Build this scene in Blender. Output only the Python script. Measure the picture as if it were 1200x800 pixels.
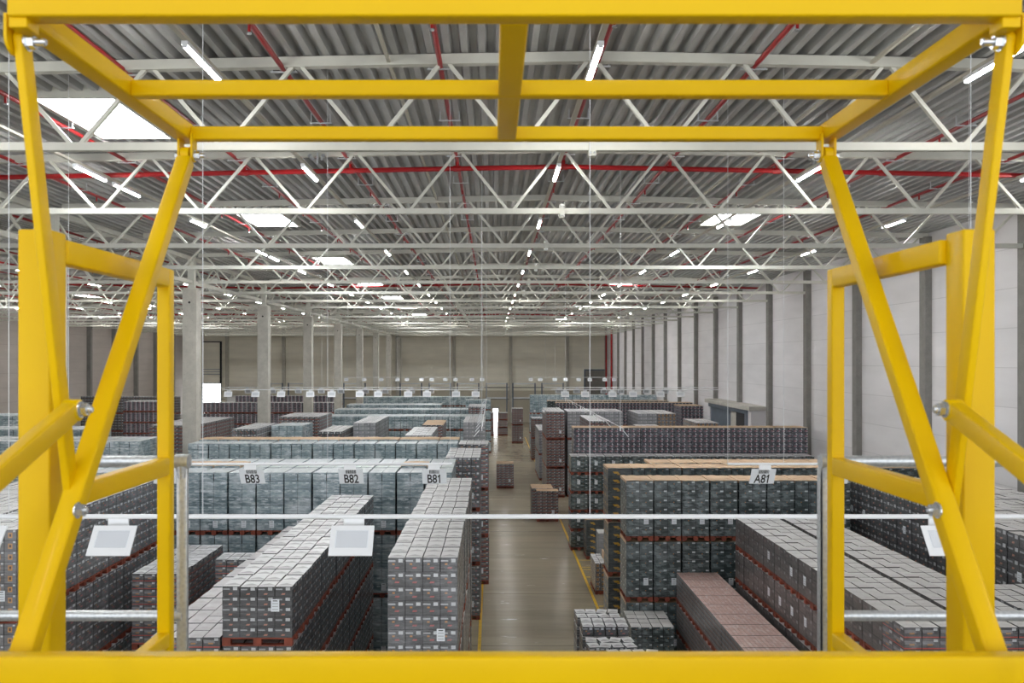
import bpy, math, random
from mathutils import Vector, Matrix
random.seed(7)
C = bpy.context.scene
for o in list(bpy.data.objects): bpy.data.objects.remove(o)
COL = C.collection
EYE = 9.0                       # camera height over the warehouse floor
# ------------------------------------------------------------------ camera
cam = bpy.data.cameras.new('camera'); co = bpy.data.objects.new('camera', cam); COL.objects.link(co)
co.location = (0, 0, EYE); co.rotation_euler = (math.pi/2, 0, 0)
cam.sensor_width = 36; cam.lens = 30.0
cam.shift_x = 23/1200; cam.shift_y = 22/1200
cam.clip_start = .05; cam.clip_end = 400
cam.dof.use_dof = True; cam.dof.focus_distance = 35; cam.dof.aperture_fstop = 5.0
C.camera = co
# ------------------------------------------------------------------ light
LED_POWER = 150.0
SKY_POWER = 30.0
wd = bpy.data.worlds.new('world'); C.world = wd; wd.use_nodes = True
bgn = wd.node_tree.nodes['Background']; bgn.inputs[0].default_value = (.93, .96, 1, 1); bgn.inputs[1].default_value = 2.0
C.view_settings.view_transform = 'Standard'; C.view_settings.look = 'None'
C.view_settings.gamma = 1; C.view_settings.use_curve_mapping = False
C.view_settings.exposure = 0.12

# ------------------------------------------------------------------ node helpers
class NT:
    def __init__(s, name):
        s.m = bpy.data.materials.new(name); s.m.use_nodes = True
        s.t = s.m.node_tree; s.n = s.t.nodes; s.l = s.t.links
        s.b = s.n['Principled BSDF']
    def node(s, typ, **k):
        nd = s.n.new(typ)
        for a, v in k.items(): setattr(nd, a, v)
        return nd
    def put(s, inp, v):
        if hasattr(v, 'is_linked') or hasattr(v, 'links'): s.l.new(v, inp)
        else: inp.default_value = v
    def math(s, op, a, b=0.0, c=None):
        nd = s.node('ShaderNodeMath', operation=op); s.put(nd.inputs[0], a); s.put(nd.inputs[1], b)
        if c is not None: s.put(nd.inputs[2], c)
        return nd.outputs[0]
    def mix(s, f, a, b):
        nd = s.node('ShaderNodeMix', data_type='RGBA'); s.put(nd.inputs[0], f)
        for i, v in ((6, a), (7, b)):
            if isinstance(v, tuple): nd.inputs[i].default_value = (v[0], v[1], v[2], 1)
            else: s.l.new(v, nd.inputs[i])
        return nd.outputs[2]
    def noise(s, vec, scale, detail=3.0, rough=.5, out=0):
        nd = s.node('ShaderNodeTexNoise'); s.l.new(vec, nd.inputs['Vector'])
        nd.inputs['Scale'].default_value = scale; nd.inputs['Detail'].default_value = detail; nd.inputs['Roughness'].default_value = rough
        return nd.outputs[out]
    def mapping(s, vec, sc=(1, 1, 1), loc=None):
        nd = s.node('ShaderNodeMapping'); s.l.new(vec, nd.inputs[0]); nd.inputs['Scale'].default_value = sc
        if loc is not None: s.put(nd.inputs['Location'], loc)
        return nd.outputs[0]
    def ramp(s, f, lo, hi, a=0.0, b=1.0):
        nd = s.node('ShaderNodeMapRange'); s.put(nd.inputs[0], f)
        for i, v in enumerate((lo, hi, a, b)): nd.inputs[i+1].default_value = v
        return nd.outputs[0]
    def sep(s, vec):
        nd = s.node('ShaderNodeSeparateXYZ'); s.l.new(vec, nd.inputs[0]); return nd.outputs
    def pos(s): return s.node('ShaderNodeNewGeometry').outputs['Position']
    def obj(s): return s.node('ShaderNodeTexCoord').outputs['Object']
    def uv(s): return s.node('ShaderNodeTexCoord').outputs['UV']
    def col(s, v):
        if isinstance(v, tuple): s.b.inputs['Base Color'].default_value = (v[0], v[1], v[2], 1)
        else: s.l.new(v, s.b.inputs['Base Color'])
    def bump(s, h, st=.3, dist=.02):
        nd = s.node('ShaderNodeBump'); nd.inputs['Strength'].default_value = st; nd.inputs['Distance'].default_value = dist
        s.l.new(h, nd.inputs['Height']); s.l.new(nd.outputs[0], s.b.inputs['Normal'])
        return nd.outputs[0]
    def set(s, **k):
        for a, v in k.items(): s.put(s.b.inputs[a.replace('_', ' ')], v)
        return s
def sr(r, g, b):
    f = lambda c: (c/255)/12.92 if c/255 <= .04045 else ((c/255+.055)/1.055)**2.4
    return (f(r), f(g), f(b))
def simple(name, c, rough=.5, metal=0.0, var=.0, scale=3.0):
    t = NT(name)
    if var:
        n = t.noise(t.obj(), scale, 4)
        t.col(t.mix(t.ramp(n, .35, .65), tuple(x*(1-var) for x in c), tuple(min(1, x*(1+var)) for x in c)))
    else: t.col(c)
    t.set(Roughness=rough, Metallic=metal)
    return t.m
def emit(name, c, st):
    t = NT(name); t.col((.8, .8, .8)); t.b.inputs['Emission Color'].default_value = (*c, 1); t.b.inputs['Emission Strength'].default_value = st
    return t.m

# ------------------------------------------------------------------ materials
def yellow_paint():
    t = NT('yellow_enamel')
    n = t.noise(t.obj(), 2.0, 3)
    t.col(t.mix(t.ramp(n, .3, .7), sr(230, 185, 0), sr(234, 192, 0)))
    t.set(Roughness=.42, Coat_Weight=.06, Coat_Roughness=.15, Specular_IOR_Level=.16)
    n2 = t.noise(t.obj(), 90.0, 2); t.bump(n2, .05, .002)
    return t.m
def galv():
    t = NT('galvanised_steel')
    v = t.node('ShaderNodeTexVoronoi'); v.inputs['Scale'].default_value = 60; t.l.new(t.obj(), v.inputs['Vector'])
    t.col(t.mix(t.ramp(v.outputs['Distance'], 0, .7), (.52, .55, .58), (.68, .71, .73))); t.set(Metallic=.75, Roughness=.38)
    return t.m
def floor_mat():
    t = NT('polished_concrete')
    p = t.pos()
    a = t.noise(t.mapping(p, (.12, .9, 1)), 1.0, 6, .65)
    b = t.noise(t.mapping(p, (.5, 2.2, 1)), 2.0, 4, .6)
    c = t.noise(t.mapping(p, (.3, .05, 1)), 1.0, 3)
    x = t.mix(t.ramp(a, .3, .7), sr(146, 133, 111), sr(172, 160, 136))
    x = t.mix(t.ramp(b, .35, .7, 0, .3), x, sr(128, 118, 100))
    x = t.mix(t.ramp(c, .4, .7, 0, .25), x, sr(185, 177, 158))
    s = t.sep(p)
    j = t.math('LESS_THAN', t.math('FRACT', t.math('DIVIDE', t.math('ADD', s[1], 3.1), 6.0)), .006)
    x = t.mix(t.math('MULTIPLY', j, .6), x, sr(70, 64, 55))
    t.col(x); t.l.new(t.ramp(b, .3, .7, .14, .28), t.b.inputs['Roughness'])
    t.bump(b, .04, .004)
    return t.m
def wall_mat(name, c, pitch=1.15, seam=.55, plinth=None, vpitch=None, axis=1):
    t = NT(name); p = t.pos(); s = t.sep(p)
    n = t.noise(t.mapping(p, (.25, .25, 1.2)), 1.2, 4)
    x = t.mix(t.ramp(n, .3, .7), tuple(k*.93 for k in c), tuple(min(1, k*1.05) for k in c))
    f = t.math('FRACT', t.math('DIVIDE', s[2], pitch))
    ln = t.math('LESS_THAN', f, .022)
    pn = t.node('ShaderNodeTexWhiteNoise', noise_dimensions='2D')
    cmb = t.node('ShaderNodeCombineXYZ'); t.l.new(t.math('FLOOR', t.math('DIVIDE', s[2], pitch)), cmb.inputs[0])
    t.l.new(t.math('FLOOR', t.math('DIVIDE', t.math('ADD', s[axis], 4.1), 6.0)), cmb.inputs[1]); t.l.new(cmb.outputs[0], pn.inputs['Vector'])
    x = t.mix(t.math('MULTIPLY', pn.outputs[0], .10), x, tuple(k*.6 for k in c))
    x = t.mix(t.math('MULTIPLY', ln, seam), x, tuple(k*.45 for k in c))
    if plinth:
        x = t.mix(t.math('LESS_THAN', s[2], plinth[0]), x, plinth[1])
    t.col(x); t.set(Roughness=.75)
    t.bump(f, .05, .01)
    return t.m
def concrete(name, c):
    t = NT(name); p = t.pos()
    n = t.noise(p, 2.2, 6, .7); n2 = t.noise(p, 30, 3)
    x = t.mix(t.ramp(n, .3, .7), tuple(k*.82 for k in c), tuple(k*1.1 for k in c))
    x = t.mix(t.ramp(n2, .62, .7, 0, .5), x, tuple(k*.5 for k in c))
    t.col(x); t.set(Roughness=.85); t.bump(n2, .15, .01); return t.m
def rect(t, u, v, u0, u1, v0, v1, slant=0.0):
    if slant: u = t.math('ADD', u, t.math('MULTIPLY', v, slant))
    a = t.math('MULTIPLY', t.math('GREATER_THAN', u, u0), t.math('LESS_THAN', u, u1))
    b = t.math('MULTIPLY', t.math('GREATER_THAN', v, v0), t.math('LESS_THAN', v, v1))
    return t.math('MULTIPLY', a, b)
def carton_side(name, base, base2, marks, film=(.5, .55, .58), film_glare=.35, wr=1.0, seam=.3):
    """printed carton face; one UV unit = one carton; marks = (rect, colour, slant)"""
    t = NT(name); uv = t.uv(); s = t.sep(uv)
    u = t.math('FRACT', s[0]); v = t.math('FRACT', s[1])
    cmb = t.node('ShaderNodeCombineXYZ'); t.l.new(t.math('FLOOR', s[0]), cmb.inputs[0]); t.l.new(t.math('FLOOR', s[1]), cmb.inputs[1])
    oi = t.node('ShaderNodeObjectInfo'); t.l.new(oi.outputs['Random'], cmb.inputs[2])
    wn = t.node('ShaderNodeTexWhiteNoise', noise_dimensions='3D'); t.l.new(cmb.outputs[0], wn.inputs['Vector'])
    x = t.mix(wn.outputs[0], base, base2)
    for r, c, sl in marks: x = t.mix(rect(t, u, v, *r, slant=sl), x, c)
    e = t.math('MAXIMUM', t.math('LESS_THAN', v, .045), t.math('LESS_THAN', u, .02))
    x = t.mix(t.math('MULTIPLY', e, seam), x, (.008, .009, .01))
    # stretch film: milky bunches, glare and dark crease shade painted into the colour
    ob = t.mapping(t.pos(), (1, 1, 1))
    w = t.node('ShaderNodeMapping'); t.l.new(ob, w.inputs[0]); w.inputs['Rotation'].default_value = (.3, .5, .2); w.inputs['Scale'].default_value = (2.2, 2.2, 11)
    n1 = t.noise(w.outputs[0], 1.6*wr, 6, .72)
    n2 = t.noise(ob, .9, 2)
    f = t.math('MULTIPLY', t.ramp(n1, .47, .68), t.ramp(n2, .38, .62, .3, 1))
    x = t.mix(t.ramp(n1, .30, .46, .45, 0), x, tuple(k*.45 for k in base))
    cl = t.noise(ob, 1.7, 4, .6)
    x = t.mix(t.math('MULTIPLY', t.ramp(cl, .48, .66), film_glare*.45), x, film)  # cloudy glare patches painted over the print
    x = t.mix(t.math('MULTIPLY', f, film_glare), x, film)
    t.col(x); t.set(Roughness=.42, Coat_Weight=.7, Coat_Roughness=.13)
    t.bump(n1, .8, .04)
    return t.m
def lid(name, c, dark, arch=.5, film=.15):
    t = NT(name); s = t.sep(t.uv())
    u = t.math('FRACT', s[0]); v = t.math('FRACT', s[1])
    tri = t.math('SUBTRACT', 1.0, t.math('ABSOLUTE', t.math('SUBTRACT', t.math('MULTIPLY', u, 2.0), 1.0)))
    cur = t.math('POWER', tri, .8)
    top = t.math('ADD', .22, t.math('MULTIPLY', cur, .36))
    inside = t.math('MULTIPLY', t.math('LESS_THAN', v, top), t.math('GREATER_THAN', v, .2))
    wn = t.node('ShaderNodeTexWhiteNoise', noise_dimensions='3D'); cmb = t.node('ShaderNodeCombineXYZ')
    t.l.new(t.math('FLOOR', s[0]), cmb.inputs[0]); t.l.new(t.math('FLOOR', s[1]), cmb.inputs[1])
    oi = t.node('ShaderNodeObjectInfo'); t.l.new(oi.outputs['Random'], cmb.inputs[2]); t.l.new(cmb.outputs[0], wn.inputs['Vector'])
    x = t.mix(wn.outputs[0], c, tuple(k*.86 for k in c))
    x = t.mix(t.math('MULTIPLY', inside, arch), x, dark)  # lens-shaped shading of the sagging lid, painted as a darker arch
    n = t.noise(t.mapping(t.pos(), (6, 2, 2)), 2.0, 5, .7)
    x = t.mix(t.math('MULTIPLY', t.ramp(n, .5, .72), film), x, (.8, .82, .84))
    t.col(x); t.set(Roughness=.45, Coat_Weight=.3, Coat_Roughness=.25); t.bump(n, .25, .02)
    return t.m
def cardboard():
    t = NT('cardboard_sheet'); p = t.pos(); n = t.noise(t.mapping(p, (1, 6, 1)), 2, 4)
    t.col(t.mix(t.ramp(n, .3, .7), sr(176, 146, 116), sr(203, 176, 146))); t.set(Roughness=.7); t.bump(n, .15, .02); return t.m
M = {}
M['yellow'] = yellow_paint(); M['galv'] = galv(); M['floor'] = floor_mat()
M['bolt'] = simple('zinc_bolt', (.75, .78, .8), .25, .9)
M['rwall'] = wall_mat('white_wall_panel', sr(222, 220, 222), 1.25, .35, (1.4, sr(165, 160, 152)))
M['bwall'] = wall_mat('cream_wall_panel', sr(240, 236, 222), 1.0, .3, (4.6, sr(196, 190, 174)), axis=0)
M['lwall'] = wall_mat('taupe_wall_panel', sr(176, 168, 162), 1.3, .4, (1.4, sr(140, 134, 128)))
M['conc'] = concrete('precast_concrete', sr(186, 183, 174))
M['concd'] = concrete('grey_concrete', sr(132, 130, 126))
M['steel'] = simple('white_painted_steel', sr(200, 200, 190), .45, 0, .06, 1.5)
M['deck'] = simple('galvanised_roof_deck', sr(182, 183, 182), .5, .35, .12, .6)
M['red'] = simple('red_sprinkler_paint', sr(150, 12, 18), .4)
M['beige'] = simple('beige_cable_trunk', sr(190, 186, 172), .5)
M['led'] = emit('led_diffuser', (1, .985, .95), LED_POWER)
M['sky'] = emit('skylight_glazing', (.93, .97, 1), SKY_POWER)
M['daylight'] = emit('daylight_in_doorway', (.95, .98, 1), 7.0)
M['white'] = simple('white_plastic', (.78, .8, .82), .35)
M['grey'] = simple('grey_plastic', (.42, .44, .46), .4)
M['pocket'] = simple('clear_label_pocket', (.62, .65, .69), .15)
M['black'] = simple('black_print', (.015, .015, .016), .5)
M['paper'] = simple('white_paper', (.74, .78, .82), .5)
M['wire'] = simple('steel_wire', (.7, .72, .74), .35, .4)
M['lineyel'] = simple('yellow_floor_paint', sr(214, 170, 20), .5, 0, .15, 8)
M['door'] = simple('blue_grey_door', sr(98, 108, 120), .5, .2, .08)
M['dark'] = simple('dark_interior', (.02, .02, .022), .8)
M['pallet'] = simple('red_brown_pallet_wood', sr(124, 60, 42), .7, 0, .35, 4)
M['card'] = cardboard()
W_ = (.62, .65, .68)
M['s_silver'] = carton_side('grey_beer_carton', (.075, .078, .084), (.115, .12, .127), [((.62, .88, .66, .90), W_, 0), ((.08, .52, .70, .82), (.45, .47, .5), .1), ((.30, .55, .22, .34), (.42, .12, .12), -.4), ((.25, .4, .48, .6), (.5, .24, .08), 0)], (.5, .52, .56), .42)
M['s_dark'] = carton_side('charcoal_carton', (.036, .038, .041), (.07, .071, .075), [((.62, .88, .62, .92), (.5, .52, .54), 0), ((.1, .5, .66, .8), (.3, .32, .34), .1), ((.3, .5, .18, .34), (.4, .17, .12), -.3)], (.35, .37, .4), .25)
M['s_teal'] = carton_side('teal_wrapped_carton', sr(92, 114, 121), sr(134, 154, 161), [((.1, .45, .72, .86), sr(150, 168, 172), .1), ((.6, .85, .7, .86), sr(188, 200, 204), 0)], (.74, .80, .84), .95, .8)
M['s_green'] = carton_side('dark_green_carton', sr(34, 47, 48), sr(52, 67, 68), [((.72, .95, .82, .98), (.55, .6, .62), 0), ((.3, .62, .25, .62), sr(92, 106, 108), .3), ((.42, .5, .66, .74), (.45, .2, .05), 0)], (.55, .63, .66), .4, .9)
M['s_pattern'] = carton_side('black_and_white_print_carton', (.04, .042, .055), (.06, .06, .075), [((.05, .45, .55, .9), (.36, .37, .42), .5), ((.6, 1., .15, .42), (.4, .41, .46), -.5), ((.25, .75, .3, .45), (.42, .14, .17), -.5), ((.82, .98, .55, .95), (.6, .62, .66), 0)], (.5, .53, .6), .3, 1.2)
M['s_red'] = carton_side('black_carton_in_red_tray', (.05, .052, .056), (.1, .1, .105), [((.0, 1., .02, .14), (.42, .06, .04), 0), ((.15, .8, .45, .75), (.2, .2, .21), .2), ((.66, .9, .68, .92), (.5, .52, .54), 0), ((.3, .6, .35, .5), (.4, .2, .07), 0)], (.45, .47, .5), .3)
M['s_brown'] = carton_side('taupe_carton', (.06, .055, .053), (.12, .106, .1), [((.7, .9, .65, .9), (.25, .25, .26), 0), ((.1, .5, .5, .7), (.15, .12, .12), .1)], (.3, .29, .3), .22)
M['s_orange'] = carton_side('grey_carton_with_orange_badge', (.12, .12, .125), (.2, .2, .205), [((.3, .68, .22, .72), (.55, .27, .07), 0), ((.4, .58, .35, .6), (.08, .04, .02), 0), ((.74, .94, .78, .94), (.6, .62, .64), 0)], (.5, .52, .56), .3)
M['s_fig'] = carton_side('dark_carton_with_yellow_figure', (.03, .04, .042), (.05, .06, .062), [((.38, .6, .35, .62), (.6, .33, .02), .3), ((.3, .42, .2, .32), (.6, .3, .02), -.3)], (.5, .55, .58), .3)
M['s_can'] = carton_side('shrink_wrapped_can_tray', (.12, .115, .118), (.2, .19, .19), [((.1, .9, .5, .85), (.3, .3, .31), .6), ((.35, .7, .12, .4), (.42, .18, .1), .4)], (.4, .38, .38), .2, 1.4)
M['s_grey'] = carton_side('light_grey_carton', (.25, .26, .28), (.33, .34, .36), [((.1, .9, .0, .1), (.14, .14, .15), 0), ((.65, .88, .5, .8), (.5, .5, .52), 0)], (.6, .62, .65), .35)
M['t_pale'] = lid('pale_carton_lid', (.66, .66, .67), (.27, .27, .28), .8)
M['t_plain'] = lid('plain_carton_lid', (.68, .67, .66), (.5, .49, .48), .4, .3)
M['t_pink'] = lid('pink_can_tray_top', sr(196, 162, 152), sr(150, 108, 98), .0, .55)
M['t_teal'] = lid('filmed_carton_lid', (.5, .54, .56), (.3, .36, .38), .5, .4)
M['t_red'] = lid('lid_in_red_brown_tray', (.55, .53, .54), (.4, .36, .37), .4, .2)

# ------------------------------------------------------------------ mesh helpers
class MB:
    def __init__(s): s.v = []; s.f = []; s.m = []; s.uv = []; s.mats = []
    def mi(s, mat):
        if mat not in s.mats: s.mats.append(mat)
        return s.mats.index(mat)
    def quad(s, pts, mat, uv=None):
        i = len(s.v); s.v += [tuple(p) for p in pts]; s.f.append(tuple(range(i, i+len(pts)))); s.m.append(s.mi(mat))
        s.uv += list(uv) if uv else [(0, 0)]*len(pts)
    def box(s, x0, x1, y0, y1, z0, z1, mat, mtx=None):
        P = [Vector(p) for p in ((x0,y0,z0),(x1,y0,z0),(x1,y1,z0),(x0,y1,z0),(x0,y0,z1),(x1,y0,z1),(x1,y1,z1),(x0,y1,z1))]
        if mtx is not None: P = [mtx @ p for p in P]
        i = len(s.v); s.v += [tuple(p) for p in P]; k = s.mi(mat)
        for f in ((0,3,2,1),(4,5,6,7),(0,1,5,4),(1,2,6,5),(2,3,7,6),(3,0,4,7)):
            s.f.append(tuple(i+q for q in f)); s.m.append(k); s.uv += [(0,0),(1,0),(1,1),(0,1)]
        return s
    def beam(s, p, q, w, h, mat, up=(0, 0, 1)):
        p, q = Vector(p), Vector(q); d = q-p; L = d.length; d.normalize()
        up = Vector(up); side = d.cross(up)
        if side.length < 1e-4: up = Vector((0, 1, 0)); side = d.cross(up)
        side.normalize(); up = side.cross(d)
        mt = Matrix.Translation(p) @ Matrix((side, d, up)).transposed().to_4x4()
        return s.box(-w/2, w/2, 0, L, -h/2, h/2, mat, mt)
    def cyl(s, p, q, r, mat, n=12, r2=None, caps=True):
        p, q = Vector(p), Vector(q); d = (q-p).normalized(); a = d.orthogonal().normalized(); b = d.cross(a)
        r2 = r if r2 is None else r2; i = len(s.v); k = s.mi(mat)
        for c, rr in ((p, r), (q, r2)):
            for j in range(n):
                t = 2*math.pi*j/n; s.v.append(tuple(c+a*math.cos(t)*rr+b*math.sin(t)*rr))
        for j in range(n):
            j2 = (j+1) % n; s.f.append((i+j, i+j2, i+n+j2, i+n+j)); s.m.append(k); s.uv += [(0,0)]*4
        if caps:
            s.f.append(tuple(i+j for j in range(n))[::-1]); s.m.append(k); s.uv += [(0,0)]*n
            s.f.append(tuple(i+n+j for j in range(n))); s.m.append(k); s.uv += [(0,0)]*n
        return s
    def mesh(s, name):
        me = bpy.data.meshes.new(name); me.from_pydata(s.v, [], s.f)
        for m in s.mats: me.materials.append(m)
        me.polygons.foreach_set('material_index', s.m)
        l = me.uv_layers.new(name='UVMap'); flat = [c for p in s.uv for c in p]; l.data.foreach_set('uv', flat)
        me.update(); return me
    def build(s, name, parent=None, bevel=0, smooth=False):
        me = s.mesh(name); o = bpy.data.objects.new(name, me); COL.objects.link(o)
        if parent: o.parent = parent
        if bevel:
            b = o.modifiers.new('bevel', 'BEVEL'); b.width = bevel; b.segments = 3; b.limit_method = 'ANGLE'
        if bevel or smooth:
            for p in me.polygons: p.use_smooth = True
            me.set_sharp_from_angle(angle=math.radians(35)) if not bevel else None
        return o
def tag(o, label, cat, group=None, kind=None):
    o['label'] = label; o['category'] = cat
    if group: o['group'] = group
    if kind: o['kind'] = kind
    return o
def empty(name, loc, rz=0.0):
    e = bpy.data.objects.new(name, None); COL.objects.link(e); e.location = loc; e.rotation_euler = (0, 0, rz); e.empty_display_size = .2; return e
def struct(o): o['kind'] = 'structure'; return o
def dup(root, loc, label, group=None, rz=None):
    r = root.copy(); COL.objects.link(r); r.location = loc; r['label'] = label
    if rz is not None: r.rotation_euler = (0, 0, rz)
    if group: r['group'] = group
    for ch in root.children:
        c = ch.copy(); COL.objects.link(c); c.parent = r
        for g in ch.children:
            d = g.copy(); COL.objects.link(d); d.parent = c
    return r
def ordn(n):
    w = ['first','second','third','fourth','fifth','sixth','seventh','eighth','ninth','tenth','eleventh','twelfth','thirteenth','fourteenth','fifteenth','sixteenth','seventeenth','eighteenth','nineteenth','twentieth']
    return w[n-1] if n <= 20 else '%d%s' % (n, {1:'st',2:'nd',3:'rd'}.get(n % 10, 'th') if n % 100 not in (11,12,13) else 'th')
def at(px, py, d): return Vector(((px-577)*d/1000, d, EYE-(py-422)*d/1000))

# ================================================================== THE SETTING
NC = 1.62; HALF = 15.0; XR = 16.32; XC = -13.35; XL = -43.6; YB = 124.0; YF = -7.0
HB = EYE+3.47; HT = EYE+4.93; SL = .019            # bottom chord, ridge top chord centre, roof slope
TR = [13.9+6*k for k in range(-3, 19)]
def roofz(x, c): return EYE+5.03-SL*abs(x-c)
b = MB(); b.box(XL-.3, XR+.3, YF, YB, -.3, 0, M['floor']); struct(b.build('floor'))
b = MB(); b.box(XR, XR+.3, YF, YB, 0, EYE+5.5, M['rwall']); wr = struct(b.build('wall_right'))
b = MB(); b.box(XL-.3, XL, YF, YB, 0, EYE+5.5, M['lwall']); wl = struct(b.build('wall_left'))
b = MB(); b.box(XL-.3, XR+.3, YB, YB+.3, 0, EYE+5.5, M['bwall']); wb = struct(b.build('wall_back'))
# trapezoidal roof deck over both naves
b = MB(); RH = .14
for c in (NC, NC-2*HALF):
    x = c-HALF
    while x < c+HALF-.01:
        prof = [(0, 0), (.10, 0), (.14, RH), (.24, RH), (.28, 0)]
        for (a0, z0), (a1, z1) in zip(prof, prof[1:]):
            xa, xb = x+a0, x+a1
            za, zb = roofz(xa, c)+z0, roofz(xb, c)+z1
            b.quad([(xa, YF, za), (xb, YF, zb), (xb, YB, zb), (xa, YB, za)], M['deck'])
        x += .28
struct(b.build('ceiling'))
# pilasters: right wall, left wall, back wall
pil = 0
def trim(b):
    global pil
    pil += 1; return struct(b.build('trim_%d' % pil))
for y in TR:
    trim(MB().box(XR-.25, XR, y-.22, y+.22, 0, EYE+4.6, M['concd']))
    if y > 60: trim(MB().box(XL, XL+.45, y-.2, y+.2, 0, EYE+4.6, M['concd']))
for k in range(7):
    x = 10.9-8.23*k
    trim(MB().box(x-.22, x+.22, YB-.45, YB, 0, EYE+4.9, M['conc']))
for z, h in ((5.0, .12), (3.3, .12)):
    trim(MB().box(XL, XR, YB-.08, YB-.001, z, z+h, M['concd']))
trim(MB().box(XL, XR, YB-.3, YB-.02, HB+.0, HB+.18, M['steel']))
# skirting plinth of the right wall
struct(MB().box(XR-.06, XR-.001, YF, YB, 0, 1.35, M['concd']).build('baseboard_right'))
# free standing columns between the naves, every 12 m
colp = None
n = 0
for y in [13.9-12+12*k for k in range(0, 11)]:
    if y > 122: break
    if y < 13: continue
    n += 1
    c = empty('concrete_column', (XC, y, 0)); tag(c, '%s grey concrete column from the front between the two halls' % ordn(n), 'column', 'concrete columns between the halls')
    MB().box(-.31, .31, -.31, .31, 0, EYE+3.15, M['conc']).build('shaft', c, bevel=.02)
    MB().box(-.14, .14, -.14, .14, EYE+3.15, EYE+4.6, M['steel']).build('steel_post', c)
    MB().box(-.25, .25, -.25, .25, EYE+3.15, EYE+3.19, M['steel']).build('head_plate', c)
    h_ = MB(); h_.cyl((0, -.32, EYE+2.55), (0, -.30, EYE+2.55), .05, M['dark']); h_.build('cast_hole', c)

# roof trusses
def make_truss(c):
    t = empty('roof_truss', (c, 0, 0))
    L = HALF-.35
    b = MB(); b.beam((-L, 0, HB), (L, 0, HB), .13, .13, M['steel']); b.build('bottom_chord', t)
    b = MB()
    for s in (-1, 1): b.beam((0, 0, HT), (s*L, 0, HT-SL*L), .15, .16, M['steel'])
    b.build('top_chord', t)
    b = MB(); b.box(-.06, .06, -.09, .09, HB-.16, HB+.16, M['steel'])
    for z in (-.11, .11):
        b.cyl((-.03, -.11, HB+z), (-.03, -.09, HB+z), .018, M['bolt'], 6); b.cyl((.03, -.11, HB+z), (.03, -.09, HB+z), .018, M['bolt'], 6)
    b.build('splice_plate', t)
    for k in range(-6, 6):
        xt, xb, xt2 = 2.4*k, 2.4*k+1.2, 2.4*k+2.4
        for xa in (xt, xt2):
            s = .08 if xa < xb else -.08
            MB().beam((xa+s, 0, HT-SL*abs(xa)-.07), (xb-s, 0, HB+.05), .06, .075, M['steel'], up=(0, 1, 0)).build('diagonal', t)
    return t
proto = make_truss(NC)
for k, y in enumerate(TR):
    if y < 4: continue
    for c, side in ((NC, 'right'), (NC-2*HALF, 'left')):
        if c != NC and y < 18: continue
        lab = '%s white lattice roof truss from the front, spanning the %s hall' % (ordn(k-1), side)
        if proto.get('label') is None:
            proto.location = (c, y, 0); tag(proto, lab, 'roof truss', 'white roof trusses'); continue
        dup(proto, (c, y, 0), lab)
# lattice beam along the column row
t = empty('lattice_beam', (XC, 0, 0)); tag(t, 'white lattice beam running back along the concrete column row', 'beam')
MB().beam((0, 1, HB-.02), (0, YB-1, HB-.02), .16, .16, M['steel']).build('bottom_chord', t)
MB().beam((0, 1, HT-.45), (0, YB-1, HT-.45), .16, .16, M['steel']).build('top_chord', t)
y = 13.9
while y < 121:
    MB().beam((0, y, HT-.5), (0, y+1.5, HB+.05), .07, .07, M['steel'], up=(1, 0, 0)).build('diagonal', t)
    MB().beam((0, y+1.5, HB+.05), (0, y+3, HT-.5), .07, .07, M['steel'], up=(1, 0, 0)).build('diagonal', t)
    y += 3

# sprinkler pipes
HEAD = MB().cyl((0, 0, -.16), (0, 0, 0), .022, M['red'], 6).cyl((0, 0, -.18), (0, 0, -.158), .04, M['bolt'], 6).mesh('sprinkler_head')
HANG = MB().box(-.22, .22, -.02, .02, -.05, -.03, M['galv']).box(-.2, -.18, -.01, .01, -.05, .15, M['galv']).box(.18, .2, -.01, .01, -.05, .15, M['galv']).mesh('pipe_hanger')
def pipe_run(x, c, lab):
    t = empty('sprinkler_pipe', (x, 0, 0)); tag(t, lab, 'pipe', 'red sprinkler branch pipes under the roof')
    z = roofz(x, c)-.17
    MB().cyl((0, 2, z), (0, YB-2, z), .042, M['red'], 8).build('pipe', t, smooth=True)
    y = 12.
    while y < 55:
        for nm, me, yy in (('sprinkler_head', HEAD, y), ('pipe_hanger', HANG, y+2)):
            o = bpy.data.objects.new(nm, me); COL.objects.link(o); o.parent = t; o.location = (0, yy, z)
        y += 3
k = 0
for i in range(-4, 6):
    x = -.85+2.57*i
    k += 1; pipe_run(x, NC, '%s red sprinkler branch pipe from the left, under the right hall roof' % ordn(k))
k = 0
for i in range(0, 10):
    x = NC-2*HALF-13+2.9*i
    k += 1; pipe_run(x, NC-2*HALF, '%s red sprinkler branch pipe from the left, under the left hall roof' % ordn(k))
for n, y in enumerate((20.6, 52.0, 86.5)):
    t = empty('sprinkler_main', (0, y, 0)); tag(t, '%s red sprinkler main crossing the roof from the front' % ordn(n+1), 'pipe', 'red sprinkler mains across the roof')
    b = MB(); zz = lambda x, c: roofz(x, c)-.36
    for c in (NC, NC-2*HALF):
        b.cyl((c-14.6, 0, zz(c-14.6, c)), (c, 0, zz(c, c)), .06, M['red'], 10); b.cyl((c, 0, zz(c, c)), (c+14.6, 0, zz(c+14.6, c)), .06, M['red'], 10)
    b.cyl((XC-.4, 0, zz(c+14.6, c)), (XC+.5, 0, zz(c+14.6, c)), .06, M['red'], 10)
    b.build('pipe', t, smooth=True)
    for i in range(-4, 6):
        x = -.85+2.57*i; MB().cyl((x, 0, zz(x, NC)), (x, 0, zz(x, NC)+.2), .04, M['red'], 8).build('riser', t)
        MB().cyl((x-.09, 0, zz(x, NC)), (x+.09, 0, zz(x, NC)), .075, M['red'], 8).build('coupling', t)
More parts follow.
